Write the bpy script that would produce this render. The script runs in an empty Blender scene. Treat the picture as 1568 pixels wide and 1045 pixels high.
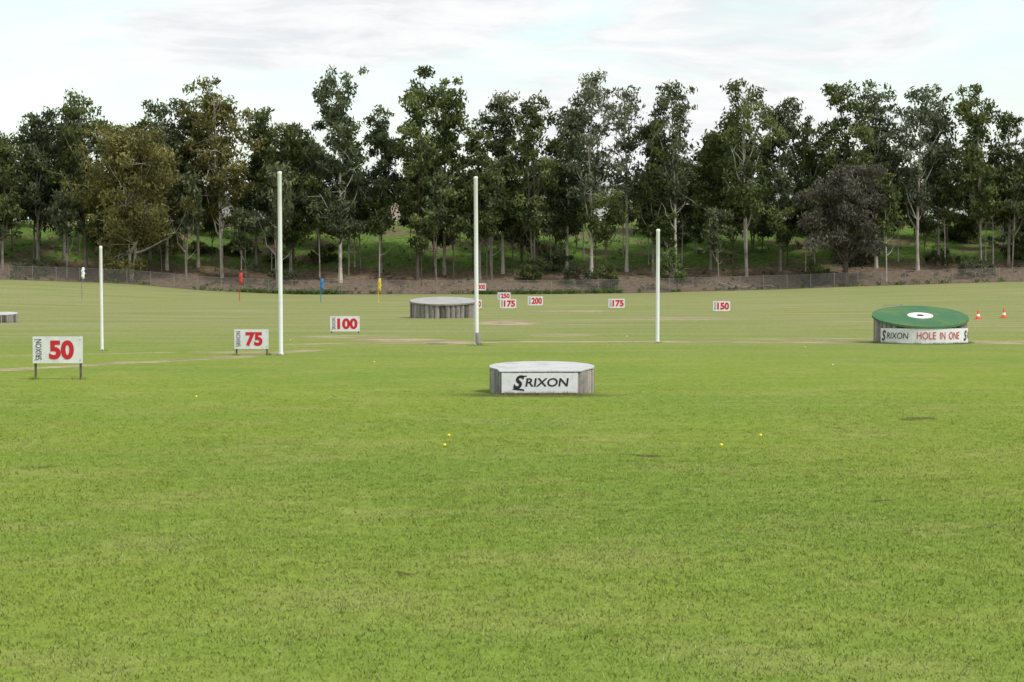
import bpy, math, numpy as np
from mathutils import Vector
scene=bpy.context.scene
scene.view_settings.view_transform='Standard'
scene.view_settings.look='None'
scene.view_settings.exposure=0
COL=scene.collection

# ------------------------------------------------ terrain
EX=np.array([-400,-110,-64.8,-48.3,-40,-27.6,1.3,17.9,34.4,42.7,64.8,110,400.])
EZ=np.array([3.6,3.4,2.88,2.3,1.5,0.95,0.98,1.14,1.64,1.97,2.6,3.0,3.2])
def ze(x):
    x=np.asarray(x,float)
    return (np.interp(x-3,EX,EZ)+2*np.interp(x,EX,EZ)+np.interp(x+3,EX,EZ))/4
def H(x,y):
    x=np.asarray(x,float); y=np.asarray(y,float)
    t=np.clip((y-95)/(262-95),0,1)
    z=ze(x)*t
    s=np.clip((y-264)/42,0,1); s=0.75*s+0.25*s*s*(3-2*s)
    z=z+(11.6-ze(x))*s
    und=0.03*np.sin(x*0.17+1)*np.sin(y*0.11)*np.clip((y-10)/60,0,1)
    rough=0.16*np.sin(x*.9+y*.5)*np.sin(y*.8-x*.3)*np.clip((y-266)/10,0,1)*np.clip((310-y)/10,0,1)
    return z+und+rough
def Hf(x,y): return float(H(x,y))

# ------------------------------------------------ mesh builder (quads)
class MB:
    def __init__(s): s.v=[];s.q=[];s.m=[];s.t=[];s.n=0
    def add(s,v,q,m=0,t=0.5):
        v=np.asarray(v,float).reshape(-1,3); q=np.asarray(q,int).reshape(-1,4)
        s.v.append(v); s.q.append(q+s.n); s.n+=len(v)
        s.m.append(np.full(len(q),m) if np.isscalar(m) else np.asarray(m))
        s.t.append(np.full(len(v),t,float) if np.isscalar(t) else np.asarray(t,float))
    def tube(s,P,r,m=0,k=6,t=0.5):
        P=np.asarray(P,float); n=len(P); r=np.broadcast_to(np.asarray(r,float),(n,))
        T=np.gradient(P,axis=0); T/=np.linalg.norm(T,axis=1)[:,None]+1e-9
        ref=np.array([0.91,0.3,0.05])
        if abs(T[:,0]).mean()>0.8: ref=np.array([0.1,0.2,0.95])
        U=np.cross(T,ref); U/=np.linalg.norm(U,axis=1)[:,None]+1e-9
        V=np.cross(T,U)
        a=np.arange(k)*2*math.pi/k
        v=P[:,None,:]+r[:,None,None]*(np.cos(a)[None,:,None]*U[:,None,:]+np.sin(a)[None,:,None]*V[:,None,:])
        i,j=np.meshgrid(np.arange(n-1),np.arange(k),indexing='ij')
        j2=(j+1)%k
        q=np.stack([i*k+j,i*k+j2,(i+1)*k+j2,(i+1)*k+j],-1).reshape(-1,4)
        s.add(v.reshape(-1,3),q,m,t)
    def box(s,c,d,m=0,rz=0):
        c=np.array(c,float); d=np.array(d,float)/2
        b=np.array([[x,y,z] for z in(-1,1) for x,y in((-1,-1),(1,-1),(1,1),(-1,1))],float)*d
        ca,sa=math.cos(rz),math.sin(rz)
        x=b[:,0]*ca-b[:,1]*sa; y=b[:,0]*sa+b[:,1]*ca
        b=np.stack([x,y,b[:,2]],1)+c
        s.add(b,[[3,2,1,0],[4,5,6,7],[0,1,5,4],[1,2,6,5],[2,3,7,6],[3,0,4,7]],m)
    def lathe(s,prof,c=(0,0,0),k=20,m=0):
        prof=list(prof); n=len(prof)
        a=np.arange(k)*2*math.pi/k
        v=np.array([[c[0]+p[0]*math.cos(x),c[1]+p[0]*math.sin(x),c[2]+p[1]] for p in prof for x in a])
        q=[];mm=[]
        for i in range(n-1):
            for j in range(k):
                j2=(j+1)%k
                q.append([i*k+j,i*k+j2,(i+1)*k+j2,(i+1)*k+j]); mm.append(prof[i][2] if len(prof[i])>2 else m)
        s.add(v,q,mm)
    def mesh(s,name,mats,smooth=False):
        v=np.concatenate(s.v); q=np.concatenate(s.q); mi=np.concatenate(s.m); t=np.concatenate(s.t)
        me=bpy.data.meshes.new(name)
        me.vertices.add(len(v)); me.vertices.foreach_set('co',v.astype(np.float32).ravel())
        me.loops.add(len(q)*4); me.loops.foreach_set('vertex_index',q.astype(np.int32).ravel())
        me.polygons.add(len(q)); me.polygons.foreach_set('loop_start',(np.arange(len(q))*4).astype(np.int32))
        for mt in mats: me.materials.append(mt)
        me.update(calc_edges=True)
        me.polygons.foreach_set('material_index',mi.astype(np.int32))
        me.polygons.foreach_set('use_smooth',np.full(len(q),smooth))
        at=me.attributes.new('tint','FLOAT','POINT'); at.data.foreach_set('value',t.astype(np.float32))
        me.update()
        return me
def obj(name,me,loc=(0,0,0),parent=None,rz=0,sc=1):
    o=bpy.data.objects.new(name,me); COL.objects.link(o)
    o.location=loc; o.rotation_euler=(0,0,rz); o.scale=(sc,sc,sc) if np.isscalar(sc) else sc
    if parent: o.parent=parent
    return o
def empty(name,loc=(0,0,0),rz=0):
    o=bpy.data.objects.new(name,None); COL.objects.link(o); o.location=loc; o.rotation_euler=(0,0,rz); o.empty_display_size=0.3
    return o

# ------------------------------------------------ node helpers
class NT:
    def __init__(s,tree): s.t=tree; s.N=tree.nodes; s.L=tree.links
    def n(s,ty,**k):
        x=s.N.new(ty)
        for a,b in k.items(): setattr(x,a,b)
        return x
    def set(s,inp,v):
        if hasattr(v,'is_output') : s.L.new(v,inp)
        else: inp.default_value=v
    def math(s,op,a,b=0.0,c=None,clamp=False):
        x=s.n('ShaderNodeMath',operation=op,use_clamp=clamp); s.set(x.inputs[0],a); s.set(x.inputs[1],b)
        if c is not None: s.set(x.inputs[2],c)
        return x.outputs[0]
    def vm(s,op,a,b=None,scale=None,out=0):
        x=s.n('ShaderNodeVectorMath',operation=op); s.set(x.inputs[0],a)
        if b is not None: s.set(x.inputs[1],b)
        if scale is not None: s.set(x.inputs['Scale'],scale)
        return x.outputs[out]
    def mix(s,f,a,b,blend='MIX'):
        x=s.n('ShaderNodeMix',data_type='RGBA',blend_type=blend); s.set(x.inputs[0],f); s.set(x.inputs[6],a if hasattr(a,'is_output') else (*a,1)); s.set(x.inputs[7],b if hasattr(b,'is_output') else (*b,1))
        return x.outputs[2]
    def noise(s,vec,scale,detail=3,rough=0.55):
        x=s.n('ShaderNodeTexNoise'); s.L.new(vec,x.inputs['Vector']); x.inputs['Scale'].default_value=scale; x.inputs['Detail'].default_value=detail; x.inputs['Roughness'].default_value=rough
        return x.outputs[0]
    def mr(s,v,a,b,c=0.0,d=1.0):
        x=s.n('ShaderNodeMapRange',interpolation_type='SMOOTHSTEP'); s.set(x.inputs[0],v)
        for i,q in enumerate((a,b,c,d)): x.inputs[i+1].default_value=q
        return x.outputs[0]
def newmat(name):
    m=bpy.data.materials.new(name); m.use_nodes=True; m.node_tree.nodes.clear()
    return m,NT(m.node_tree)
def out(nt,sh):
    o=nt.n('ShaderNodeOutputMaterial'); nt.L.new(sh,o.inputs[0])
def princ(nt,col,rough=0.7,spec=0.3,normal=None):
    p=nt.n('ShaderNodeBsdfPrincipled'); nt.set(p.inputs['Base Color'],col if hasattr(col,'is_output') else (*col,1)); nt.set(p.inputs['Roughness'],rough)
    p.inputs['Specular IOR Level'].default_value=spec
    if normal is not None: nt.L.new(normal,p.inputs['Normal'])
    return p.outputs[0]
def paint(name,col,dirt=(0.25,0.23,0.19),amt=0.35,scale=3,rough=0.55,spec=0.3):
    m,nt=newmat(name)
    pos=nt.n('ShaderNodeNewGeometry').outputs['Position']
    a=nt.noise(pos,scale,3,0.65); b=nt.noise(pos,scale*7,1)
    f=nt.math('MULTIPLY',nt.mr(nt.math('ADD',nt.math('MULTIPLY',a,0.7),nt.math('MULTIPLY',b,0.3)),0.42,0.72),amt)
    out(nt,princ(nt,nt.mix(f,col,dirt),rough,spec)); return m

# ------------------------------------------------ turf colour group
NEAR=(0.200,0.262,0.046); LUSH=(0.165,0.240,0.043)
def turf_group(full=True):
    g=bpy.data.node_groups.new('turf_colour' if full else 'blade_colour','ShaderNodeTree')
    g.interface.new_socket('Position',in_out='INPUT',socket_type='NodeSocketVector')
    g.interface.new_socket('Color',in_out='OUTPUT',socket_type='NodeSocketColor')
    nt=NT(g); gi=nt.n('NodeGroupInput'); go=nt.n('NodeGroupOutput'); pos=gi.outputs[0]
    sep=nt.n('ShaderNodeSeparateXYZ'); nt.L.new(pos,sep.inputs[0]); X,Y=sep.outputs[0],sep.outputs[1]
    flat=nt.vm('MULTIPLY',pos,(1,1,0))
    yel=(0.275,0.285,0.092)
    n1=nt.noise(flat,0.07,2,0.6); n2=nt.noise(flat,0.45,4,0.7); n4=nt.noise(nt.vm('MULTIPLY',flat,(0.12,1.0,0)),0.55,2,0.6)
    c=nt.mix(nt.mr(n1,0.35,0.65),NEAR,LUSH)
    c=nt.mix(nt.math('MULTIPLY',nt.mr(n2,0.46,0.68),0.5),c,yel)
    c=nt.mix(nt.math('MULTIPLY',nt.mr(n4,0.5,0.72),0.4),c,(0.255,0.280,0.070))
    if full:
        n3=nt.noise(flat,3.2,4,0.75)
        c=nt.mix(nt.math('MULTIPLY',nt.mr(n3,0.52,0.75),0.4),c,(0.29,0.28,0.125))
        c=nt.mix(nt.math('MULTIPLY',nt.mr(n3,0.47,0.25),0.35),c,(0.105,0.165,0.035))
    far=nt.mr(Y,35.0,120.0)
    c=nt.mix(nt.math('MULTIPLY',far,0.65),c,(0.212,0.228,0.096))
    if not full:
        nx_=nt.math('MULTIPLY',n2,.8)
        cmb=nt.n('ShaderNodeCombineXYZ'); nt.L.new(nx_,cmb.inputs[0]); nt.L.new(nx_,cmb.inputs[1])
        d=nt.vm('LENGTH',nt.vm('MULTIPLY',nt.vm('SUBTRACT',nt.vm('ADD',flat,cmb.outputs[0]),(.9,43.3,0)),(1/1.8,1/1.0,0)),out=1)
        c=nt.mix(nt.math('MULTIPLY',nt.mr(d,1.2,.5),.6),c,(0.2,0.15,0.09))
        nt.L.new(c,go.inputs[0]); return g
    f2=nt.math('MULTIPLY',nt.math('MULTIPLY',nt.mr(Y,60.0,120.0),nt.mr(n4,0.42,0.62)),0.7)
    c=nt.mix(f2,c,(0.31,0.28,0.16))
    wn=nt.n('ShaderNodeTexNoise'); nt.L.new(flat,wn.inputs['Vector']); wn.inputs['Scale'].default_value=0.9; wn.inputs['Detail'].default_value=3
    warp=nt.vm('ADD',flat,nt.vm('SCALE',nt.vm('SUBTRACT',wn.outputs[1],(0.5,0.5,0.5)),scale=1.8))
    warp=nt.vm('MULTIPLY',warp,(1,1,0))
    def msk(lst):
        r_=[]
        for (cx,cy,rx,ry,w) in lst:
            d=nt.vm('LENGTH',nt.vm('MULTIPLY',nt.vm('SUBTRACT',warp,(cx,cy,0)),(1/rx,1/ry,0)),out=1)
            r_.append(nt.math('MULTIPLY',nt.mr(d,1.25,0.5),w))
        return r_
    masks=msk([(-2.5,81,1.3,3.2,1),(-4.6,84.5,2.0,2.6,1),(-0.4,115,1.8,5.2,1),(2.2,93,1.6,3,.6),(4.5,150,3,5,.7),(-7,90,2.4,3,.6),(13,86,5,1.8,.6),(18.5,83,3,2,.6),(-9.5,70,1.5,1.5,.5),(10,125,4,5,.5)])
    for (ax,ay,bx,by,wd,w) in [(-14.5,53.5,-9.25,64.5,.5,.9),(-9.25,64.5,-7.0,72,.5,.85),(1,82,24,80.5,1.1,.9),(-22,62,-12,70,.5,.5),(-8,79,1,82,1.0,.6)]:
        ba=Vector((bx-ax,by-ay,0)); pa=nt.vm('SUBTRACT',warp,(ax,ay,0))
        h=nt.math('DIVIDE',nt.vm('DOT_PRODUCT',pa,tuple(ba),out=1),ba.length_squared,clamp=True)
        sc=nt.n('ShaderNodeVectorMath',operation='SCALE'); sc.inputs[0].default_value=tuple(ba); nt.L.new(h,sc.inputs['Scale'])
        d=nt.vm('LENGTH',nt.vm('SUBTRACT',pa,sc.outputs[0]),out=1)
        masks.append(nt.math('MULTIPLY',nt.mr(d,wd*1.5,wd*.4),w))
    M=masks[0]
    for k in masks[1:]: M=nt.math('MAXIMUM',M,k)
    br=nt.mr(n3,0.25,0.55)
    M=nt.math('MULTIPLY',M,nt.math('ADD',nt.math('MULTIPLY',br,0.6),0.4))
    dcol=nt.mix(nt.mr(n2,.35,.65),(0.46,0.36,0.26),(0.24,0.19,0.125))
    c=nt.mix(M,c,dcol)
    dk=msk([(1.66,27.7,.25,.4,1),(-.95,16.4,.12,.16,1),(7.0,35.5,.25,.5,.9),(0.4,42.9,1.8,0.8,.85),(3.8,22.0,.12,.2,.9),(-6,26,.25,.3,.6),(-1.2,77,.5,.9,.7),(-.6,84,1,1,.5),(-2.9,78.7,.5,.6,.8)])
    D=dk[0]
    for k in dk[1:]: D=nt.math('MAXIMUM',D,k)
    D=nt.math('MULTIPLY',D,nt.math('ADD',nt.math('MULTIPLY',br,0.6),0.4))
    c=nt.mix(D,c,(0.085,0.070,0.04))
    n5=nt.noise(flat,0.16,4,0.7); n6=nt.noise(flat,1.5,4,0.75)
    n6=nt.mr(n6,.25,.75)
    litter=nt.mix(n6,(0.075,0.055,0.038),(0.27,0.195,0.135))
    gr=nt.mix(n6,(0.060,0.110,0.026),(0.17,0.26,0.06))
    yy=nt.math('ADD',Y,nt.math('MULTIPLY',n5,20.0))
    bank=nt.mix(nt.mr(yy,284.0,290.0),litter,gr)
    bank=nt.mix(nt.math('MULTIPLY',nt.mr(n5,0.50,0.60),0.85),bank,litter)
    e=nt.mr(nt.math('ADD',Y,nt.math('MULTIPLY',n6,1.2)),261.6,263.4)
    c=nt.mix(e,c,bank)
    nt.L.new(c,go.inputs[0])
    return g
TG=turf_group(True); TB=turf_group(False)
def ground_mat():
    m,nt=newmat('turf_ground')
    pos=nt.n('ShaderNodeNewGeometry').outputs['Position']
    g=nt.n('ShaderNodeGroup'); g.node_tree=TG; nt.L.new(pos,g.inputs[0])
    fine=nt.noise(nt.vm('MULTIPLY',pos,(1,.5,1)),34,3,0.8); mid=nt.noise(nt.vm('MULTIPLY',pos,(1,.45,1)),5.5,5,0.85)
    k=nt.math('ADD',nt.math('MULTIPLY',nt.mr(fine,0.3,0.7),0.5),nt.math('MULTIPLY',nt.mr(mid,0.3,0.7),0.5))
    mul=nt.math('ADD',nt.math('MULTIPLY',k,0.66),0.68)
    col=nt.vm('SCALE',g.outputs[0],scale=mul)
    b=nt.n('ShaderNodeBump'); b.inputs['Strength'].default_value=0.4; b.inputs['Distance'].default_value=0.05; nt.L.new(mid,b.inputs['Height'])
    d=nt.n('ShaderNodeBsdfDiffuse'); nt.L.new(col,d.inputs[0]); nt.L.new(b.outputs[0],d.inputs['Normal'])
    out(nt,d.outputs[0]); return m
def blade_mat():
    m,nt=newmat('grass_blades')
    ge=nt.n('ShaderNodeNewGeometry'); pos=ge.outputs['Position']
    g=nt.n('ShaderNodeGroup'); g.node_tree=TB; nt.L.new(pos,g.inputs[0])
    t=nt.n('ShaderNodeAttribute',attribute_name='tint').outputs['Fac']
    col=nt.vm('SCALE',g.outputs[0],scale=nt.math('ADD',nt.math('MULTIPLY',t,0.55),1.0))
    col=nt.mix(nt.math('MULTIPLY',nt.mr(t,0.80,0.98),0.65),col,(0.55,0.55,0.38))
    nrm=nt.vm('NORMALIZE',nt.vm('ADD',nt.vm('SCALE',ge.outputs['Normal'],scale=0.35),(0,0,1)))
    d=nt.n('ShaderNodeBsdfDiffuse'); nt.L.new(col,d.inputs[0]); nt.L.new(nrm,d.inputs['Normal'])
    out(nt,d.outputs[0]); return m
GM=ground_mat(); BM=blade_mat()

xs=np.unique(np.concatenate([np.linspace(-2500,-120,14),np.arange(-120,121,1.25),np.linspace(120,2500,14)]))
ys=np.unique(np.concatenate([np.linspace(-800,-20,8),np.arange(-20,320,1.25),np.linspace(320,3500,14)]))
XX,YY=np.meshgrid(xs,ys); ZZ=H(XX,YY)
nx,ny=len(xs),len(ys)
i,j=np.meshgrid(np.arange(ny-1),np.arange(nx-1),indexing='ij')
q=np.stack([i*nx+j,i*nx+j+1,(i+1)*nx+j+1,(i+1)*nx+j],-1).reshape(-1,4)
mb=MB(); mb.add(np.stack([XX,YY,ZZ],-1).reshape(-1,3),q)
obj('ground',mb.mesh('ground',[GM],True))

def grass_patch(name,seed,n,size,hmin=0.009,hmax=0.022,wd=0.0026):
    r=np.random.default_rng(seed)
    nt_=max(8,n//4)
    tc=r.uniform(-size/2,size/2,(nt_,2)); k=r.integers(0,nt_,n)
    p=tc[k]+r.normal(0,0.035,(n,2)); h=r.uniform(hmin,hmax,n)*(0.6+0.8*r.random(nt_)[k])
    a=r.uniform(0,2*math.pi,n); lean=r.uniform(0.2,1.5,n)*h; la=r.uniform(0,2*math.pi,n)
    w=np.stack([np.cos(a),np.sin(a)],1)*wd*r.uniform(.7,1.6,n)[:,None]
    tip=p+np.stack([np.cos(la),np.sin(la)],1)*lean[:,None]
    z0=np.full(n,-0.005)
    A=np.column_stack([p-w,z0]);B=np.column_stack([p+w,z0]);C=np.column_stack([tip+w*.25,h]);D=np.column_stack([tip-w*.25,h])
    v=np.stack([A,B,C,D],1).reshape(-1,3); q=np.arange(n*4).reshape(-1,4)
    t=np.clip(0.45*r.random(nt_)[k]+0.58*r.random(n)-0.03,0,1)
    mb=MB(); mb.add(v,q,0,np.repeat(t,4)); return mb.mesh(name,[BM])
DENS=[9000,6500,4600,3000,1800,1000,400,150]
patches=[[grass_patch('grass_patch_%d_%d'%(k,s),10*k+s,d,2.0) for s in range(3)] for k,d in enumerate(DENS)]
lawn=empty('lawn_grass'); r=np.random.default_rng(3)
y=10.0
while y<58:
    hw=0.27*y+2.2
    lv=min(7,max(0,(y-18)/4.9))
    for x in np.arange(-math.ceil(hw/2)*2,hw+2,2.0):
        k=int(min(7,max(0,math.floor(lv+r.random())))) if lv>0 else 0
        obj('grass_tile',patches[k][r.integers(0,3)],(x,y,Hf(x,y)),lawn,rz=r.integers(0,4)*math.pi/2)
    y+=2.0
mb=MB(); r=np.random.default_rng(8)
def tuft(cx,cy,n,s,h):
    p=np.column_stack([cx+r.normal(0,s,n),cy+r.normal(0,s,n)]); hh=r.uniform(.4,1,n)*h; a=r.uniform(0,6.28,n); w=np.stack([np.cos(a),np.sin(a)],1)*.004; tp=p+r.normal(0,.35,(n,2))*hh[:,None]; z=np.full(n,Hf(cx,cy)-.01)
    mb.add(np.stack([np.column_stack([p-w,z]),np.column_stack([p+w,z]),np.column_stack([tp+w*.2,z+hh]),np.column_stack([tp-w*.2,z+hh])],1).reshape(-1,3),np.arange(4*n).reshape(-1,4),0,np.repeat(r.random(n)*.7,4))
for k in range(46): tuft(r.uniform(-.4,1.6),43.14+r.normal(0,.05),26,.05,r.uniform(.05,.11))
for (sx_,sy_) in [(-11.42,49.5),(-10.34,49.5),(-8.9,66.8),(-7.9,66.8),(-7.47,66.7),(-14.3,72),(-1.25,77.4),(5.63,79.9)]:
    for k in range(6): tuft(sx_+r.normal(0,.06),sy_-.05+r.normal(0,.05),22,.05,.10)
for k in range(60):
    a=r.uniform(math.pi,2*math.pi); tuft(15.95+1.92*math.cos(a),80.8+1.92*math.sin(a),22,.07,.12)
obj('long_grass_tufts',mb.mesh('tufts',[BM]))

# ------------------------------------------------ materials
WHITE=paint('white_paint',(0.80,0.80,0.78),amt=0.15)
POSTW=paint('post_white',(0.80,0.81,0.80),amt=0.15,scale=1.5)
BOARD=paint('sign_board_white',(0.74,0.75,0.76),amt=0.3)
TOPW=paint('box_top_white',(0.53,0.53,0.52),dirt=(0.34,0.33,0.30),amt=0.8,scale=2.2)
TOPG=paint('platform_top_grey',(0.38,0.37,0.35),dirt=(0.22,0.21,0.18),amt=0.8,scale=1.5)
RED=paint('red_lettering',(0.55,0.02,0.03),dirt=(0.4,0.05,0.05),amt=0.2)
BLACK=paint('black_lettering',(0.02,0.02,0.025),amt=0.05)
DARKM=paint('dark_steel',(0.10,0.085,0.07),amt=0.5)
GREYW=paint('weathered_timber',(0.26,0.24,0.215),dirt=(0.11,0.10,0.085),amt=0.8,scale=5,rough=.9)
GREYW2=paint('timber_light',(0.35,0.32,0.285),dirt=(0.18,0.16,0.14),amt=0.7,scale=6,rough=.9)
GREYW3=paint('timber_dark',(0.11,0.10,0.09),dirt=(0.05,0.045,0.04),amt=0.7,scale=6,rough=.9)
TURFT=paint('artificial_turf',(0.065,0.165,0.085),dirt=(0.15,0.21,0.07),amt=0.8,scale=1.0,rough=.95,spec=.1)
ORANGE=paint('cone_orange',(0.75,0.12,0.03),amt=.1)
FRED=paint('flag_red',(0.50,0.05,0.03),amt=.2); FBLUE=paint('flag_blue',(0.04,0.18,0.40),amt=.2); FYEL=paint('flag_yellow',(0.60,0.47,0.05),amt=.2)
GALV=paint('galvanised_wire',(0.22,0.21,0.20),amt=.4)
RAIL=paint('fence_steel',(0.24,0.23,0.22),amt=.4)

# ------------------------------------------------ text
def text_mesh(body,bold=0.0,shear=0.0,mat=None):
    cu=bpy.data.curves.new('t','FONT'); cu.body=body; cu.size=1; cu.offset=bold; cu.shear=shear; cu.resolution_u=4
    o=bpy.data.objects.new('t',cu); COL.objects.link(o)
    bpy.context.view_layer.update()
    dg=bpy.context.evaluated_depsgraph_get()
    me=bpy.data.meshes.new_from_object(o.evaluated_get(dg))
    bpy.data.objects.remove(o); me.materials.clear(); me.materials.append(mat)
    co=np.zeros(len(me.vertices)*3,np.float32); me.vertices.foreach_get('co',co); co=co.reshape(-1,3)
    mn=co.min(0); mx=co.max(0); co[:,:2]=(co[:,:2]-mn[:2])/(mx[:2]-mn[:2])-0.5; co[:,2]=0
    return me,co
def place_text(name,body,x0,x1,z0,z1,y,parent,mat,bold=0,shear=0,rot90=False):
    me,co=text_mesh(body,bold,shear,mat)
    v=np.zeros_like(co)
    if rot90:
        v[:,0]=(x0+x1)/2-co[:,1]*(x1-x0); v[:,2]=(z0+z1)/2+co[:,0]*(z1-z0)
    else:
        v[:,0]=(x0+x1)/2+co[:,0]*(x1-x0); v[:,2]=(z0+z1)/2+co[:,1]*(z1-z0)
    v[:,1]=y
    me.vertices.foreach_set('co',v.ravel()); me.update()
    return obj(name,me,parent=parent)

def distance_sign(num,x,y,w,h,zb,rz=0,leg=0.025):
    e=empty('distance_sign',(x,y,Hf(x,y)),rz)
    mb=MB(); mb.box((0,0,zb+h/2),(w,0.03,h)); 
    obj('board',mb.mesh('board',[BOARD]),parent=e)
    mb=MB()
    for sx in(-1,1):
        mb.box((sx*(w/2-0.055),0.045,(zb+h-.03)/2-0.05),(leg*2,0.05,zb+h+.07))
    mb.box((0,0.03,zb+h*.8),(w*.9,0.02,0.04)); mb.box((0,0.03,zb+h*.2),(w*.9,0.02,0.04))
    obj('legs',mb.mesh('legs',[DARKM]),parent=e)
    mb=MB()
    for sx in(-1,1):
        for q_ in (.12,.88):
            mb.box((sx*(w/2-.055),-0.019,zb+h*q_),(0.02,0.01,0.02))
    obj('bolts',mb.mesh('bolts',[DARKM]),parent=e)
    a,b=(.33,.83) if len(num)<3 else (.24,.93)
    place_text('number',num,-w/2+a*w,-w/2+b*w,zb+.14*h,zb+.86*h,-0.024,e,RED,bold=0.045)
    place_text('brand_lettering','SRIXON',-w/2+.06*w,-w/2+.18*w,zb+.12*h,zb+.9*h,-0.024,e,BLACK,bold=0.0,rot90=True)
    return e
distance_sign('50',-10.88,49.5,1.19,.64,.39)
distance_sign('75',-8.42,66.8,1.12,.63,.21,rz=-.12)
distance_sign('100',-7.74,95.8,1.36,.70,.09)
distance_sign('150',14.7,145,1.2,.70,.06)
distance_sign('175',-.3,160,1.26,.70,.06)
distance_sign('175',8.1,160,1.26,.70,.06)
distance_sign('200',1.95,172,1.25,.74,.06)
distance_sign('250',-.8,208,1.3,.70,.10)
distance_sign('300',-3.9,258,1.3,.85,.55)
distance_sign('200',-2.75,157,.9,.65,.1)

def goal_post(x,y,h,r,lean=0,dark=0.0,name='goal_post'):
    mb=MB()
    pr=[(r*1.35,-.1),(r*1.35,.05),(r*1.02,.09),(r,.12),(r,h*.5),(r*.97,h-.10),(r*1.04,h-.09),(r*1.04,h-.02),(r*.8,h),(0.001,h+.005)]
    mb.lathe(pr,k=18)
    if dark: mb.lathe([(r*1.5,-.05,1),(r*1.5,dark,1),(r*.9,dark+.01,1)],k=14,c=(r*.7,-.02,0))
    o=obj(name,mb.mesh(name,[POSTW,GREYW],True),(x,y,Hf(x,y))); o.rotation_euler=(0,lean,0); return o
goal_post(-14.3,72.1,3.65,.055,-.008)
goal_post(-7.47,66.8,5.93,.068,-.004)
goal_post(-1.32,77.5,6.3,.075,-.006,dark=.45)
goal_post(5.63,80,4.4,.072,.003)

def target_flag(x,y,h,fl,mf,mp,wd=.16,name='target_flag'):
    mb=MB(); mb.tube([(0,0,-.1),(0,0,h*.5),(0.01,0,h)],[.04,.04,.035],1,8)
    n=14; zz=np.linspace(h-fl,h+.03,n); rr=wd*(0.62+.3*np.sin(np.linspace(0.2,2.9,n))+.1*np.cos(np.arange(n)*2.1)); rr[0]*=.6; rr[-1]*=.8
    P=np.stack([wd*.6+.03*np.sin(np.arange(n)*1.3),0.02*np.cos(np.arange(n)),zz],1)
    mb.tube(P,rr,0,9)
    mb.tube([P[-1],P[-1]+[0,0,.01]],[rr[-1],.001],0,9); mb.tube([P[0]-[0,0,.02],P[0]],[.001,rr[0]],0,9)
    mb.lathe([(.09,0,1),(.09,.04,1),(.03,.07,1)],k=10)
    return obj(name,mb.mesh(name,[mf,mp],True),(x,y,Hf(x,y)))
target_flag(-27,205,2.7,1.0,FRED,FRED,.22)
target_flag(-18.3,198,2.15,1.0,FBLUE,FBLUE,.20)
target_flag(-12.8,198,2.2,1.2,FYEL,FYEL,.19)
target_flag(-39.5,190,2.9,1.0,WHITE,GREYW,.17)

# ------------------------------------------------ timber target box with flat sign front
def poly_box(name,pts,hf,hb,mattop=TOPW,step=.105,logo=False):
    pts=np.array(pts,float); cx,cy=pts.mean(0); e=empty(name,(cx,cy,Hf(cx,cy)))
    P=pts-[cx,cy]; y0,y1=P[:,1].min(),P[:,1].max()
    tz=lambda y: hf+(hb-hf)*(y-y0)/(y1-y0)
    rr=np.random.default_rng(5)
    mb=MB(); n=len(P)
    per=[]; 
    for a in range(n):
        A,B=P[a],P[(a+1)%n]; L=np.linalg.norm(B-A); k=max(1,int(round(L/step)))
        for s in range(k): per.append((A+(B-A)*(s+.5)/k,L/k))
    for c,w_ in per:
        hh=tz(c[1])-.012-abs(rr.normal(0,.008)); mm=rr.choice([0,1,2],p=[.5,.30,.20])
        mb.tube([(c[0],c[1],-.1),(c[0],c[1],hh-.015),(c[0],c[1],hh)],[w_*.53,w_*.53,w_*.42],int(mm),8)
    obj('timber_posts',mb.mesh('timber_posts',[GREYW,GREYW2,GREYW3],True),parent=e)
    import bmesh
    bm=bmesh.new(); grow=1.045
    lo=[bm.verts.new((p[0]*grow,p[1]*grow,tz(p[1])-.004)) for p in P]; hi=[bm.verts.new((p[0]*grow,p[1]*grow,tz(p[1])+.022)) for p in P]
    bm.faces.new(hi); bm.faces.new(lo[::-1])
    for a in range(n):
        b=(a+1)%n; bm.faces.new((lo[a],lo[b],hi[b],hi[a]))
    bmesh.ops.recalc_face_normals(bm,faces=bm.faces)
    me=bpy.data.meshes.new('top'); bm.to_mesh(me); me.materials.append(mattop); obj('top_deck',me,parent=e)
    if logo:
        A,B=P[0],P[1]; L=np.linalg.norm(B-A); ang=math.atan2(B[1]-A[1],B[0]-A[0]); m=(A+B)/2
        f=empty('front_panel',(m[0],m[1]-.085,0),ang); f.parent=e
        mb=MB(); mb.box((-.01,0,.03+(hf-.05)/2),(L*.985,.02,hf-.05)); obj('panel_board',mb.mesh('panel',[BOARD]),parent=f)
        place_text('logo_initial','S',-.57,-.33,.115,.405,-.016,f,BLACK,bold=.035,shear=.35)
        place_text('logo_letters','RIXON',-.31,.60,.165,.345,-.016,f,BLACK,bold=.018,shear=.12)
        mb=MB(); mb.add([(-.60,-.016,.105),(-.33,-.016,.075),(-.35,-.016,.112),(-.52,-.016,.135)],[[0,1,2,3]]); mb.add([(-.40,-.016,.40),(-.27,-.016,.395),(-.29,-.016,.37),(-.42,-.016,.375)],[[3,2,1,0]])
        obj('logo_swash',mb.mesh('swash',[BLACK]),parent=f)
    return e
pts=[(-.22,43.3),(1.40,43.38)]+[(.64+1.09*math.cos(math.radians(t)),44.32+1.05*math.sin(math.radians(t))) for t in np.linspace(-35,213,13)]
poly_box('timber_target_box',pts,.47,.60,logo=True)
poly_box('timber_target_box',[(-28.7+.85*math.cos(t),116.4+.85*math.sin(t)) for t in np.linspace(-2.1,3.6,12)],.42,.56)

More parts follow.
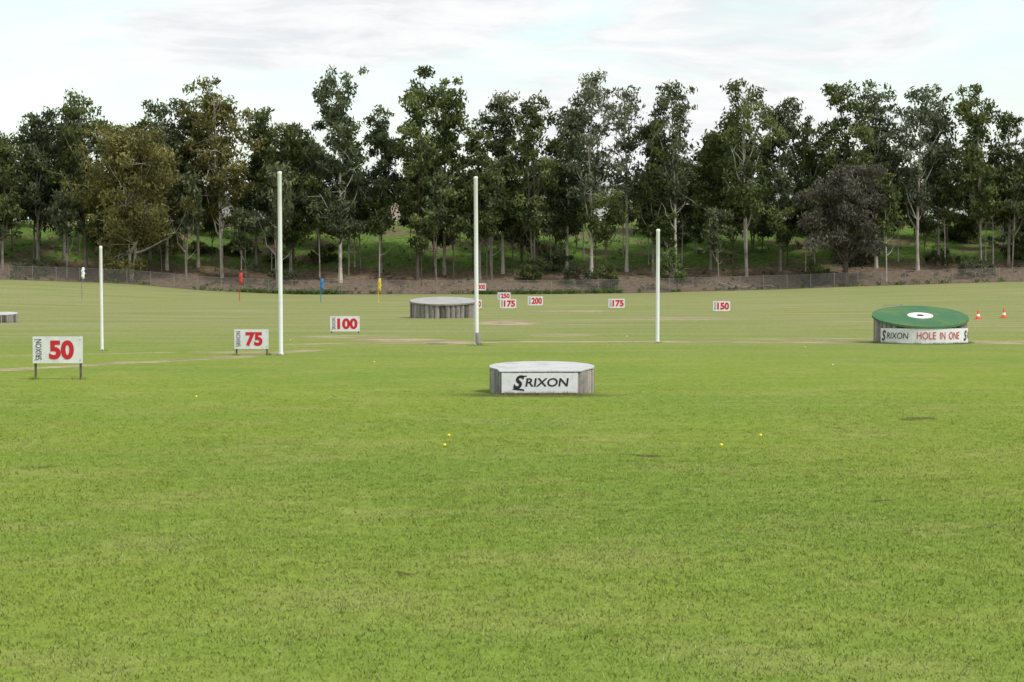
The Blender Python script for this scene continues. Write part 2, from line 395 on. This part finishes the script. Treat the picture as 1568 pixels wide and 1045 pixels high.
def round_target(name,x,y,R,hf,hb,hole=False,slats=44,topmat=TOPW):
    e=empty(name,(x,y,Hf(x,y-R)))
    tz=lambda yy: hf+(hb-hf)*(yy+R)/(2*R)
    rr=np.random.default_rng(11); mb=MB()
    wd=math.pi*R/slats*1.02
    for s in range(slats):
        a=2*math.pi*(s+.5)/slats; c=np.array([(R-wd)*math.cos(a),(R-wd)*math.sin(a)])
        hh=tz(c[1])-.02
        mm=int(rr.choice([0,1,2],p=[.5,.34,.16]))
        mb.tube([(c[0],c[1],-.15),(c[0],c[1],hh)],[wd,wd],mm,8)
    obj('timber_wall',mb.mesh('timber_wall',[GREYW,GREYW2,GREYW3],True),parent=e)
    mb=MB(); k=64; a=np.arange(k)*2*math.pi/k
    def ring(r0,r1,dz0,dz1,m):
        v=[]
        for r_,dz in((r0,dz0),(r1,dz1)):
            for t in a: v.append((r_*math.cos(t),r_*math.sin(t),tz(r_*math.sin(t))+dz))
        q=[[j,(j+1)%k,k+(j+1)%k,k+j] for j in range(k)]
        mb.add(v,q,m)
    ring(R+.06,R+.06,-.03,.05,1); ring(R+.06,R-.02,.05,.05,1); 
    if hole:
        ring(R-.02,.50,.05,.055,0); ring(.50,.50,.055,.075,2); ring(.50,.15,.075,.075,2); ring(.15,.15,.075,-.1,3); ring(.15,.001,-.1,-.1,3)
    else: ring(R-.02,.001,.05,.055,0)
    obj('top_deck',mb.mesh('top_deck',[topmat,GREYW if not hole else TURFT,WHITE,BLACK]),parent=e)
    return e,tz
e2,_=round_target('round_target_platform',-4.25,128.2,2.08,.82,1.25,topmat=TOPG,slats=38)
e1,tz=round_target('hole_in_one_target',15.95,80.8,1.80,.64,1.38,hole=True,topmat=TURFT)
R=1.83
mb=MB(); aa=np.radians(np.linspace(-66,100,60)); v=[];
for zz in(0.03,.60):
    for t in aa: v.append((R*math.sin(t),-R*math.cos(t),zz))
n=60; mb.add(v,[[j,j+1,n+j+1,n+j] for j in range(n-1)])
obj('banner',mb.mesh('banner',[BOARD]),parent=e1)
def wrap(body,a0,a1,z0,z1,mat,bold,shear=0):
    me,co=text_mesh(body,bold,shear,mat)
    t=np.radians(a0+(co[:,0]+.5)*(a1-a0)); v=np.stack([(R+.02)*np.sin(t),-(R+.02)*np.cos(t),(z0+z1)/2+co[:,1]*(z1-z0)],1).astype(np.float32)
    me.vertices.foreach_set('co',v.ravel()); me.update(); obj('banner_text',me,parent=e1)
wrap('S',-63,-56,.12,.52,BLACK,.02,.25); wrap('RIXON',-54,-25,.20,.44,BLACK,.0,.1)
wrap('HOLE',-15,8,.19,.47,RED,.0); wrap('IN',13,20,.19,.47,RED,.0); wrap('ONE',25,42,.19,.47,RED,.0)
wrap('S',53,62,.12,.52,BLACK,.02,.25); wrap('RIXON',64,96,.20,.44,BLACK,.0,.1)
mb=MB(); mb.tube([(-1.12,1.84,1.2),(-1.12,1.86,1.47),(-.35,1.86,1.48),(-.35,1.84,1.2)],.02,0,6); obj('rear_rail',mb.mesh('rear_rail',[GREYW2]),parent=e1)

def cone(x,y,h=.55):
    mb=MB(); r0=.16; r1=.03
    def pr(z): return r0+(r1-r0)*(z/h)
    st=[(0.03,0),(.30*h,1),(.55*h,0),(.72*h,0),(h,0)]
    prof=[(pr(z),z,m) for z,m in st]+[(.001,h-.01,0)]
    mb.lathe(prof,k=20); mb.box((0,0,.018),(.40,.40,.036),0)
    return obj('traffic_cone',mb.mesh('traffic_cone',[ORANGE,WHITE],False),(x,y,Hf(x,y)))
cone(27.5,122); cone(29.5,124,.6)

def ball_mat(name,c):
    m,nt=newmat(name); pos=nt.n('ShaderNodeTexCoord').outputs['Object']
    v=nt.n('ShaderNodeTexVoronoi'); nt.L.new(pos,v.inputs['Vector']); v.inputs['Scale'].default_value=260
    b=nt.n('ShaderNodeBump'); b.inputs['Distance'].default_value=.001; nt.L.new(v.outputs[0],b.inputs['Height'])
    out(nt,princ(nt,c,.4,.5,b.outputs[0])); return m
BY=ball_mat('ball_yellow',(0.80,0.72,0.04)); BW=ball_mat('ball_white',(0.8,0.8,0.75))
def ball_mesh(mat):
    mb=MB(); n=9; mb.lathe([(max(.0001,.024*math.sin(math.pi*i/n)),-.024*math.cos(math.pi*i/n)) for i in range(n+1)],k=14); return mb.mesh('golf_ball',[mat],True)
by,bw=ball_mesh(BY),ball_mesh(BW)
for x,y,m in [(-.95,29.1,by),(-.95,31,by),(2.95,29.1,by),(3.73,31,by),(-6.36,41.6,by),(-4,60,by),(9,58,bw),(5,90,bw),(10.5,74,by),(-9,84,bw)]:
    obj('golf_ball',m,(x,y,Hf(x,y)+.03))

# ------------------------------------------------ fence
mb=MB(); FY=263.2; fx=np.arange(-100,101,3.0); fh=1.75
for x in fx:
    z=Hf(x,FY); mb.tube([(x,FY,z-.2),(x,FY,z+fh+.1)],.038,1,6)
for zz in (.1,fh):
    P=[(x,FY-.02,Hf(x,FY)+zz) for x in fx]; mb.tube(P,.012 if zz<fh else .020,1,4)
sx=np.arange(-100,100,.15); zb=H(sx,FY); w=.010
for sgn in(1,-1):
    n=len(sx); z0=zb+.05; z1=H(sx+sgn*fh,FY)+fh
    A=np.column_stack([sx-w,np.full(n,FY),z0]);B=np.column_stack([sx+w,np.full(n,FY),z0]);C=np.column_stack([sx+w+sgn*fh,np.full(n,FY+.004*sgn),z1]);D=np.column_stack([sx-w+sgn*fh,np.full(n,FY+.004*sgn),z1])
    mb.add(np.stack([A,B,C,D],1).reshape(-1,3),np.arange(4*n).reshape(-1,4),0)
obj('chain_link_fence',mb.mesh('fence',[GALV,RAIL]))

# ------------------------------------------------ trees
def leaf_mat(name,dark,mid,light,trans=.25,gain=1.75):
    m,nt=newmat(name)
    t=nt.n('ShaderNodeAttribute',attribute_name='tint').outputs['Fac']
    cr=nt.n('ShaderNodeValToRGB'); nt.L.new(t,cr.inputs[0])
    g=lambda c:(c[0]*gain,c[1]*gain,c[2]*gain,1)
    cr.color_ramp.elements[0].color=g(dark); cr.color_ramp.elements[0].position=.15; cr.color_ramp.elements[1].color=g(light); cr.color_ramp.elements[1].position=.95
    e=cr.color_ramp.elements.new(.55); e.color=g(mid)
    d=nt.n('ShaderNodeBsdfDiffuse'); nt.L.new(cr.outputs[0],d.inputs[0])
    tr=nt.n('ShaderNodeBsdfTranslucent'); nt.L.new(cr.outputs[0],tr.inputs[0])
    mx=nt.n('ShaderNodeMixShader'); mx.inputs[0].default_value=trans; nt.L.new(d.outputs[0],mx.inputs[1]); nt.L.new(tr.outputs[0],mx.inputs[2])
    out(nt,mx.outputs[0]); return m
LG=leaf_mat('gum_leaves_green',(0.028,0.037,0.015),(0.060,0.074,0.027),(0.118,0.134,0.052))
LB=leaf_mat('gum_leaves_bluegreen',(0.030,0.038,0.021),(0.062,0.074,0.039),(0.12,0.135,0.075))
LO=leaf_mat('gum_leaves_olive',(0.048,0.048,0.017),(0.092,0.088,0.032),(0.16,0.148,0.055))
LR=leaf_mat('leaves_greybrown',(0.038,0.036,0.028),(0.066,0.062,0.049),(0.105,0.10,0.08))
LP=leaf_mat('gum_leaves_pale',(0.046,0.055,0.034),(0.090,0.102,0.064),(0.165,0.175,0.12))
LBR=leaf_mat('leaves_bright',(0.035,0.058,0.016),(0.064,0.098,0.028),(0.105,0.145,0.045))
BK=paint('bark_grey',(0.28,0.25,0.215),dirt=(0.09,0.075,0.06),amt=.9,scale=1.2,rough=.95)
BKW=paint('bark_pale',(0.50,0.46,0.40),dirt=(0.20,0.17,0.14),amt=.9,scale=.8,rough=.9)
BKD=paint('bark_dark',(0.10,0.085,0.068),dirt=(0.04,0.03,0.025),amt=.8,scale=1.2,rough=.95)

def add_leaves(mb,r,c,rc,n,ct,size=1.0,m=1):
    d=r.normal(0,1,(n,3)); d/=np.linalg.norm(d,axis=1)[:,None]
    rad=r.random(n)**.5*(1+.3*(r.random(n)<.15))
    p=c+d*rad[:,None]*np.array([rc,rc,rc*.8])
    dr=r.normal(0,.7,(n,3))+[0,0,-.7]; dr/=np.linalg.norm(dr,axis=1)[:,None]
    w=np.cross(dr,r.normal(0,1,(n,3))); w/=np.linalg.norm(w,axis=1)[:,None]+1e-9
    l=r.uniform(.16,.34,n)[:,None]*size; ww=r.uniform(.06,.13,n)[:,None]*size
    v=np.stack([p-dr*l,p+w*ww,p+dr*l,p-w*ww],1).reshape(-1,3)
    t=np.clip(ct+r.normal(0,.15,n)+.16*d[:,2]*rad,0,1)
    mb.add(v,np.arange(4*n).reshape(-1,4),m,np.repeat(t,4))
def curve(A,B,n=6,sag=.25,r=None):
    A=np.array(A,float);B=np.array(B,float); t=np.linspace(0,1,n)[:,None]
    C=np.array([A[0]+(B[0]-A[0])*.65,A[1]+(B[1]-A[1])*.65,A[2]+(B[2]-A[2])*(.5-sag)])
    P=(1-t)**2*A+2*t*(1-t)*C+t**2*B
    if r is not None: P[1:-1]+=r.normal(0,.02*np.linalg.norm(B-A),(n-2,3))
    return P
def tree_mesh(name,seed,Ht,W,cb,groups,per,leafn,lm,bm_,rc=1.15,tr=None,stems=1,size=1.3,lean=0.0,wid=.27):
    r=np.random.default_rng(seed); mb=MB(); tr=tr or .0085*Ht+.02
    stemsP=[]
    for s in range(stems):
        n=12; z=np.linspace(-.3,Ht*.90,n); a=r.uniform(0,6.28); sp=(0 if stems==1 else W*.30)
        u=z/Ht; uc=np.clip(u,0,1)
        wig=np.cumsum(r.normal(0,.010*Ht,(n,2)),0)*uc[:,None]
        P=np.column_stack([sp*math.cos(a+s*2.6)*uc**.8+lean*Ht*u+wig[:,0]*.6, sp*math.sin(a+s*2.6)*uc**.8+wig[:,1]*.6, z])
        rad=(tr/(stems**.4))*(1-.88*uc); rad[0]*=1.5
        mb.tube(P,rad,0,7); stemsP.append((P,rad))
    def at(s,z):
        P,_=stemsP[s]; return np.array([np.interp(z,P[:,2],P[:,0]),np.interp(z,P[:,2],P[:,1]),z])
    a0=r.uniform(0,6.28)
    lop=r.uniform(.72,1.2,8)
    for g in range(groups):
        u=(g+r.uniform(.1,.9))/groups; t=cb+(1-cb)*u
        pr=W*max(.12,math.sin(math.pi*min(.97,.20+u*.74)))**.7
        ang=a0+g*2.4+r.normal(0,.5); rr=pr*r.uniform(.15,.85)*lop[int((ang%6.283)/6.284*8)]
        s=r.integers(0,stems); tip=at(s,t*Ht*.97)
        tip=tip+[rr*math.cos(ang),rr*math.sin(ang),0]
        z0=max(.18*Ht,tip[2]-rr*r.uniform(.9,1.9)-.8); base=at(s,min(z0,.88*Ht))
        L=np.linalg.norm(tip-base); br=.008*L+.03+.015*(1-u)
        mb.tube(curve(base,tip,6,.18,r),np.linspace(br*1.5,.03,6),0,5)
        gt=r.normal(.5,.15)
        npg=max(2,int(per*(.6+.8*r.random())*(.6 if u>.9 else 1)))
        for k in range(npg):
            o=r.normal(0,1,3)*[W*wid,W*wid,W*wid*.85]
            cc=tip+o; rcc=rc*r.uniform(.45,1.25)
            cc[2]=min(cc[2],Ht-rcc*.6)
            mb.tube(curve(tip-[0,0,.3],cc,4,.1,None),[.035,.025,.02,.01],0,4)
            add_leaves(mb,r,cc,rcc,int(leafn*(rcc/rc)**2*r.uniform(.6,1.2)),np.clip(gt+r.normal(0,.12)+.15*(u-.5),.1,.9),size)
    for k in range(5):
        z=r.uniform(.2,.5)*Ht; b=at(0,z); a=r.uniform(0,6.28); l=r.uniform(.6,2.2)
        mb.tube(curve(b,b+[l*math.cos(a),l*math.sin(a),l*.7],4,.1,r),[.05,.04,.025,.01],0,4)
    return mb.mesh(name,[bm_,lm])

T=[ # X,Y,ztop,halfwidth,cb,leafmat,bark,density,stems
(-67,272,22.3,3.4,.3,LG,BK,1,1),(-62.8,274,25.1,2.8,.33,LB,BK,1,1),(-60.2,278,26.3,2.4,.33,LB,BK,.9,1),
(-55.9,272,27.6,3.4,.3,LG,BK,1,2),(-48.8,279,24.8,3.0,.3,LG,BK,1,1),(-45.7,274,27.0,3.2,.32,LB,BKW,1,1),
(-42,277,27,3.0,.36,LO,BKW,1,1),(-38.1,272,29.2,4.9,.34,LO,BKW,1.05,2),(-34.5,279,26,2.8,.33,LG,BK,1,1),(-29.4,275,23.6,4.0,.30,LG,BKW,1.1,1),
(-22.5,271,30.8,3.9,.24,LB,BKW,1.35,1),(-17.5,276,26.2,2.6,.32,LB,BK,1,1),(-12.5,272,30.8,3.3,.28,LG,BKD,1.35,1),(-9.0,275,29.6,2.9,.33,LG,BK,1.15,1),
(-4.3,273,24.2,3.0,.28,LG,BK,1,1),(-1.2,276,27.7,3.1,.33,LB,BKW,1,1),(2.8,272,27.5,3.6,.30,LG,BKD,1.1,2),(7.3,276,27,2.5,.33,LB,BKW,.9,1),
(10.5,273,30.3,3.3,.38,LP,BKW,.8,1),(15.3,276,29.2,2.8,.42,LP,BKW,.42,1),(18.7,274,24.2,3.0,.28,LG,BK,1,1),(21.5,272,28.8,3.6,.38,LB,BKW,.85,1),
(26.5,276,22,2.6,.28,LG,BK,1,1),(30.9,272,28.8,4.8,.30,LG,BKW,1.15,2),(35.7,275,27,3.2,.32,LB,BK,1,1),(40.4,277,24.9,3.0,.3,LG,BK,1,1),(43.9,272,28.5,3.7,.33,LG,BKD,1.1,1),
(48.4,275,29.2,3.0,.33,LB,BKW,.9,1),(53.5,273,29.4,3.4,.33,LP,BKW,.85,1),(56.9,276,27.5,2.7,.38,LB,BK,.6,1),(61.7,272,28.3,3.4,.30,LG,BK,1.1,2),(66,275,26.6,3.4,.3,LG,BK,1,1),
(-72.5,274,24,3.4,.3,LG,BK,1,1),(-79,272,27,3.6,.3,LB,BK,1,1),(-87,275,26,3.6,.3,LG,BK,1,1),(71.5,273,28,3.4,.3,LB,BK,1,1),(78,275,26,3.5,.3,LG,BK,1,1),(86,272,28,3.6,.3,LG,BK,1,1),
]
for k,(x,y,zt,hw,cb,lm,bk,dn,st) in enumerate(T):
    g=Hf(x,y); Ht=zt-g
    gr=int(16+hw*1.8); 
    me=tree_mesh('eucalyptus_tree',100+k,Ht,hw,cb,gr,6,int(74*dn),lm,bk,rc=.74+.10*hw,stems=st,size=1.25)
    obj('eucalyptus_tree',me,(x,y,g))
x,y=-49,266.5; g=Hf(x,y); obj('eucalyptus_tree',tree_mesh('olive_gum',401,22.4-g,6.4,.20,32,7,130,LO,BKW,rc=1.45,stems=3,tr=.24,size=1.15),(x,y,g))
x,y=42.8,265.5; g=Hf(x,y); obj('casuarina_tree',tree_mesh('grey_tree',402,17.2-g,5.6,.33,22,6,120,LR,BKD,rc=1.2,stems=1,tr=.40,size=1.15),(x,y,g))
x,y=21.2,264.6; g=Hf(x,y); obj('sapling_tree',tree_mesh('sapling',403,5.6,1.9,.3,9,4,60,LBR,BK,rc=.7,stems=1,tr=.10,lean=-.2,size=.9),(x,y,g))

var=[tree_mesh('gum_mid_%d'%s,500+s,16.0,3.5,.26,17,5,80,[LG,LB,LG,LB,LG][s],[BK,BKD,BK,BK,BKD][s],rc=1.35,stems=1+s%2,tr=.17,size=1.5) for s in range(5)]
r=np.random.default_rng(21)
GAPS=[(.052,.011),(.133,.010),(-.059,.009),(.208,.011),(-.217,.010),(-.131,.008)]
for x in np.arange(-99,100,2.7):
    xx=x+r.normal(0,1.0); yy=r.uniform(280,300); zt=r.uniform(17,23.5); k=r.integers(0,5); rz=r.uniform(0,6.28)
    if any(abs(xx/yy-a)<b for a,b in GAPS): continue
    g=Hf(xx,yy); obj('eucalyptus_tree',var[k],(xx,yy,g),rz=rz,sc=(zt-g)/16)
var2=[tree_mesh('gum_slim_%d'%s,600+s,14,2.2,.48,10,4,62,[LG,LB,LG][s],[BKD,BK,BKW][s],rc=1.1,stems=1+s%2,tr=.11,size=1.4) for s in range(3)]
for x in np.arange(-95,96,2.3):
    xx=x+r.normal(0,1.2); yy=r.uniform(266.5,284); obj('young_eucalyptus_tree',var2[r.integers(0,3)],(xx,yy,Hf(xx,yy)),rz=r.uniform(0,6.28),sc=r.uniform(.6,1.15))

def shrub_mesh(name,seed,Rr,hh,lm,n=22,ln=60):
    r=np.random.default_rng(seed); mb=MB()
    for k in range(n):
        a=r.uniform(0,6.28); q_=math.sqrt(r.random())*Rr; z=r.uniform(.15,1)*hh*(1-.5*(q_/Rr)**2)
        c=np.array([q_*math.cos(a),q_*math.sin(a),z]); mb.tube(curve((0,0,0),c,4,.1),[.05,.04,.03,.01],0,4)
        add_leaves(mb,r,c,r.uniform(.35,.85),ln,r.uniform(.2,.7),.8)
    return mb.mesh(name,[BKD,lm])
sh=[shrub_mesh('shrub_a',1,2.4,2.0,LG),shrub_mesh('shrub_b',2,2.6,3.0,LB),shrub_mesh('shrub_c',3,1.6,3.4,LG)]
for k in range(44):
    x=r.uniform(-90,90); y=r.uniform(276,302); obj('shrub',sh[r.integers(0,3)],(x,y,Hf(x,y)),rz=r.uniform(0,6.28),sc=(r.uniform(.7,1.7),1,r.uniform(.5,1.3)))
for x,y,s in [(39,265.5,1.0),(12,267,1.0),(9,270,.9),(-62,267,.9),(60,268,.9),(-30,270,.8),(3,272,1)]:
    obj('shrub',sh[2 if s==1 else 1],(x,y,Hf(x,y)),rz=x,sc=s)
mb=MB()
for k in range(560):
    x=r.choice([r.uniform(-35,-22),r.uniform(-90,90),r.uniform(-5,14)]); y=FY+r.normal(.2,.6); g=Hf(x,y)
    add_leaves(mb,r,np.array([x,y,g+.25]),r.uniform(.2,.6),20,r.uniform(.1,.8),.6,0)
obj('fence_line_weeds',mb.mesh('weeds',[LBR]))
mb=MB()
for k in range(800):
    x=r.uniform(-95,95); y=r.uniform(266,304); g=Hf(x,y)
    add_leaves(mb,r,np.array([x,y,g+.12]),r.uniform(.25,.8),14,r.uniform(.1,.9),.8,0 if y>276 or r.random()<.3 else 1)
obj('bank_undergrowth',mb.mesh('undergrowth',[LBR,LR]))
mb=MB()
for k in range(16):
    x=28.5+r.normal(0,1.3); y=264.6+r.normal(0,.5); z=Hf(x,y)+.15+r.random()*.6; a=r.uniform(0,3.14); l=r.uniform(.8,1.9)
    mb.tube(curve((x-l*math.cos(a),y-l*math.sin(a)*.4,z),(x+l*math.cos(a),y+l*math.sin(a)*.4,z+r.normal(0,.3)),5,.1,r),np.linspace(.13,.04,5),0,6)
obj('fallen_branch_pile',mb.mesh('branches',[BK]))
mb=MB()
for k in range(420):
    x=r.uniform(-150,150); y=r.uniform(345,372); add_leaves(mb,r,np.array([x,y,11.6+r.uniform(.5,6)*(.6+.4*math.sin(x*.13))]),r.uniform(1.5,2.6),50,r.uniform(.2,.7),2.4,0)
obj('distant_tree_row',mb.mesh('distant',[LG]))

# ------------------------------------------------ warehouses
WALL=paint('warehouse_wall',(0.68,0.67,0.66),amt=.15); ROOF=paint('warehouse_roof',(0.5,0.49,0.48),amt=.3); GLASS=paint('window_dark',(0.05,0.06,0.07),amt=.1,rough=.2); BRICK=paint('pinkish_wall',(0.6,0.45,0.40),amt=.3)
def warehouse(x0,x1,h,wall):
    e=empty('warehouse_building',((x0+x1)/2,334,11.6)); w=x1-x0; d=12
    mb=MB(); mb.box((0,0,h/2-.3),(w,d,h+.6)); obj('walls',mb.mesh('walls',[wall]),parent=e)
    mb=MB(); mb.add([(-w/2-.4,-d/2-.4,h),(w/2+.4,-d/2-.4,h),(w/2+.4,0,h+1.5),(-w/2-.4,0,h+1.5),(-w/2-.4,d/2+.4,h),(w/2+.4,d/2+.4,h),(-w/2-.4,-d/2-.4,h-.25),(w/2+.4,-d/2-.4,h-.25)],[[0,1,2,3],[3,2,5,4],[6,7,1,0]]); obj('roof',mb.mesh('roof',[ROOF]),parent=e)
    mb=MB()
    for k in np.arange(-w/2+2,w/2-1,4): mb.box((k,-d/2-.02,h*.6),(1.8,.05,1.2))
    obj('windows',mb.mesh('windows',[GLASS]),parent=e)
    mb=MB(); mb.box((w*.2,-d/2-.03,1.6),(3,.08,3.2)); obj('door',mb.mesh('door',[ROOF]),parent=e)
warehouse(-64,-38,4.2,WALL); warehouse(-26,-8,5.4,BRICK); warehouse(6,26,6.4,WALL); warehouse(38,58,6.0,WALL); warehouse(64,84,5.5,WALL)

# ------------------------------------------------ sky + sun
w=bpy.data.worlds.new('World'); scene.world=w; w.use_nodes=True; w.node_tree.nodes.clear(); nt=NT(w.node_tree)
el=math.radians(52); az=math.radians(125)
sky=nt.n('ShaderNodeTexSky',sky_type='NISHITA'); sky.sun_disc=False; sky.sun_elevation=el; sky.sun_rotation=az; sky.dust_density=1.5; sky.ozone_density=2
gen=nt.n('ShaderNodeTexCoord').outputs['Generated']
sp=nt.n('ShaderNodeSeparateXYZ'); nt.L.new(gen,sp.inputs[0])
sc=nt.vm('MULTIPLY',gen,(1.0,1.0,3.2)); 
wn=nt.n('ShaderNodeTexNoise'); nt.L.new(sc,wn.inputs['Vector']); wn.inputs['Scale'].default_value=4; wn.inputs['Detail'].default_value=3
sc2=nt.vm('ADD',sc,nt.vm('SCALE',wn.outputs[1],scale=.20))
n1=nt.noise(sc2,6.0,8,.58); n2=nt.noise(nt.vm('MULTIPLY',sc2,(1,1,1.5)),18,6,.62)
cl=nt.math('ADD',nt.math('MULTIPLY',n1,.72),nt.math('MULTIPLY',n2,.28))
bias=nt.math('ADD',nt.math('MULTIPLY',nt.mr(sp.outputs[0],.06,.22),-.06),nt.math('MULTIPLY',nt.mr(sp.outputs[0],-.06,-.20),-.05))
cl=nt.math('ADD',cl,bias)
f=nt.mr(cl,.39,.53)
f=nt.math('ADD',nt.math('MULTIPLY',f,.60),.40)
base=nt.mix(1.0,sky.outputs[0],(2.9,2.75,2.15),'MULTIPLY')
cc=nt.mix(nt.mr(n2,.32,.62),(8.2,8.5,8.8),(9.9,9.9,9.95))
col=nt.mix(f,base,cc)
bg=nt.n('ShaderNodeBackground'); nt.L.new(col,bg.inputs[0]); bg.inputs[1].default_value=0.1
ow=nt.n('ShaderNodeOutputWorld'); nt.L.new(bg.outputs[0],ow.inputs[0])
L=bpy.data.lights.new('sun','SUN'); L.energy=2.4; L.angle=math.radians(10); L.color=(1,.975,.94)
so=bpy.data.objects.new('sun',L); COL.objects.link(so)
d=Vector((math.sin(az)*math.cos(el),math.cos(az)*math.cos(el),math.sin(el))); so.rotation_euler=d.to_track_quat('Z','Y').to_euler(); so.location=d*100

cam=bpy.data.cameras.new('camera'); co=bpy.data.objects.new('camera',cam); COL.objects.link(co)
co.location=(0,0,2.3); co.rotation_euler=(math.radians(90-1.583),0,0); cam.lens=72.7; cam.sensor_width=36; cam.clip_end=6000
scene.camera=co
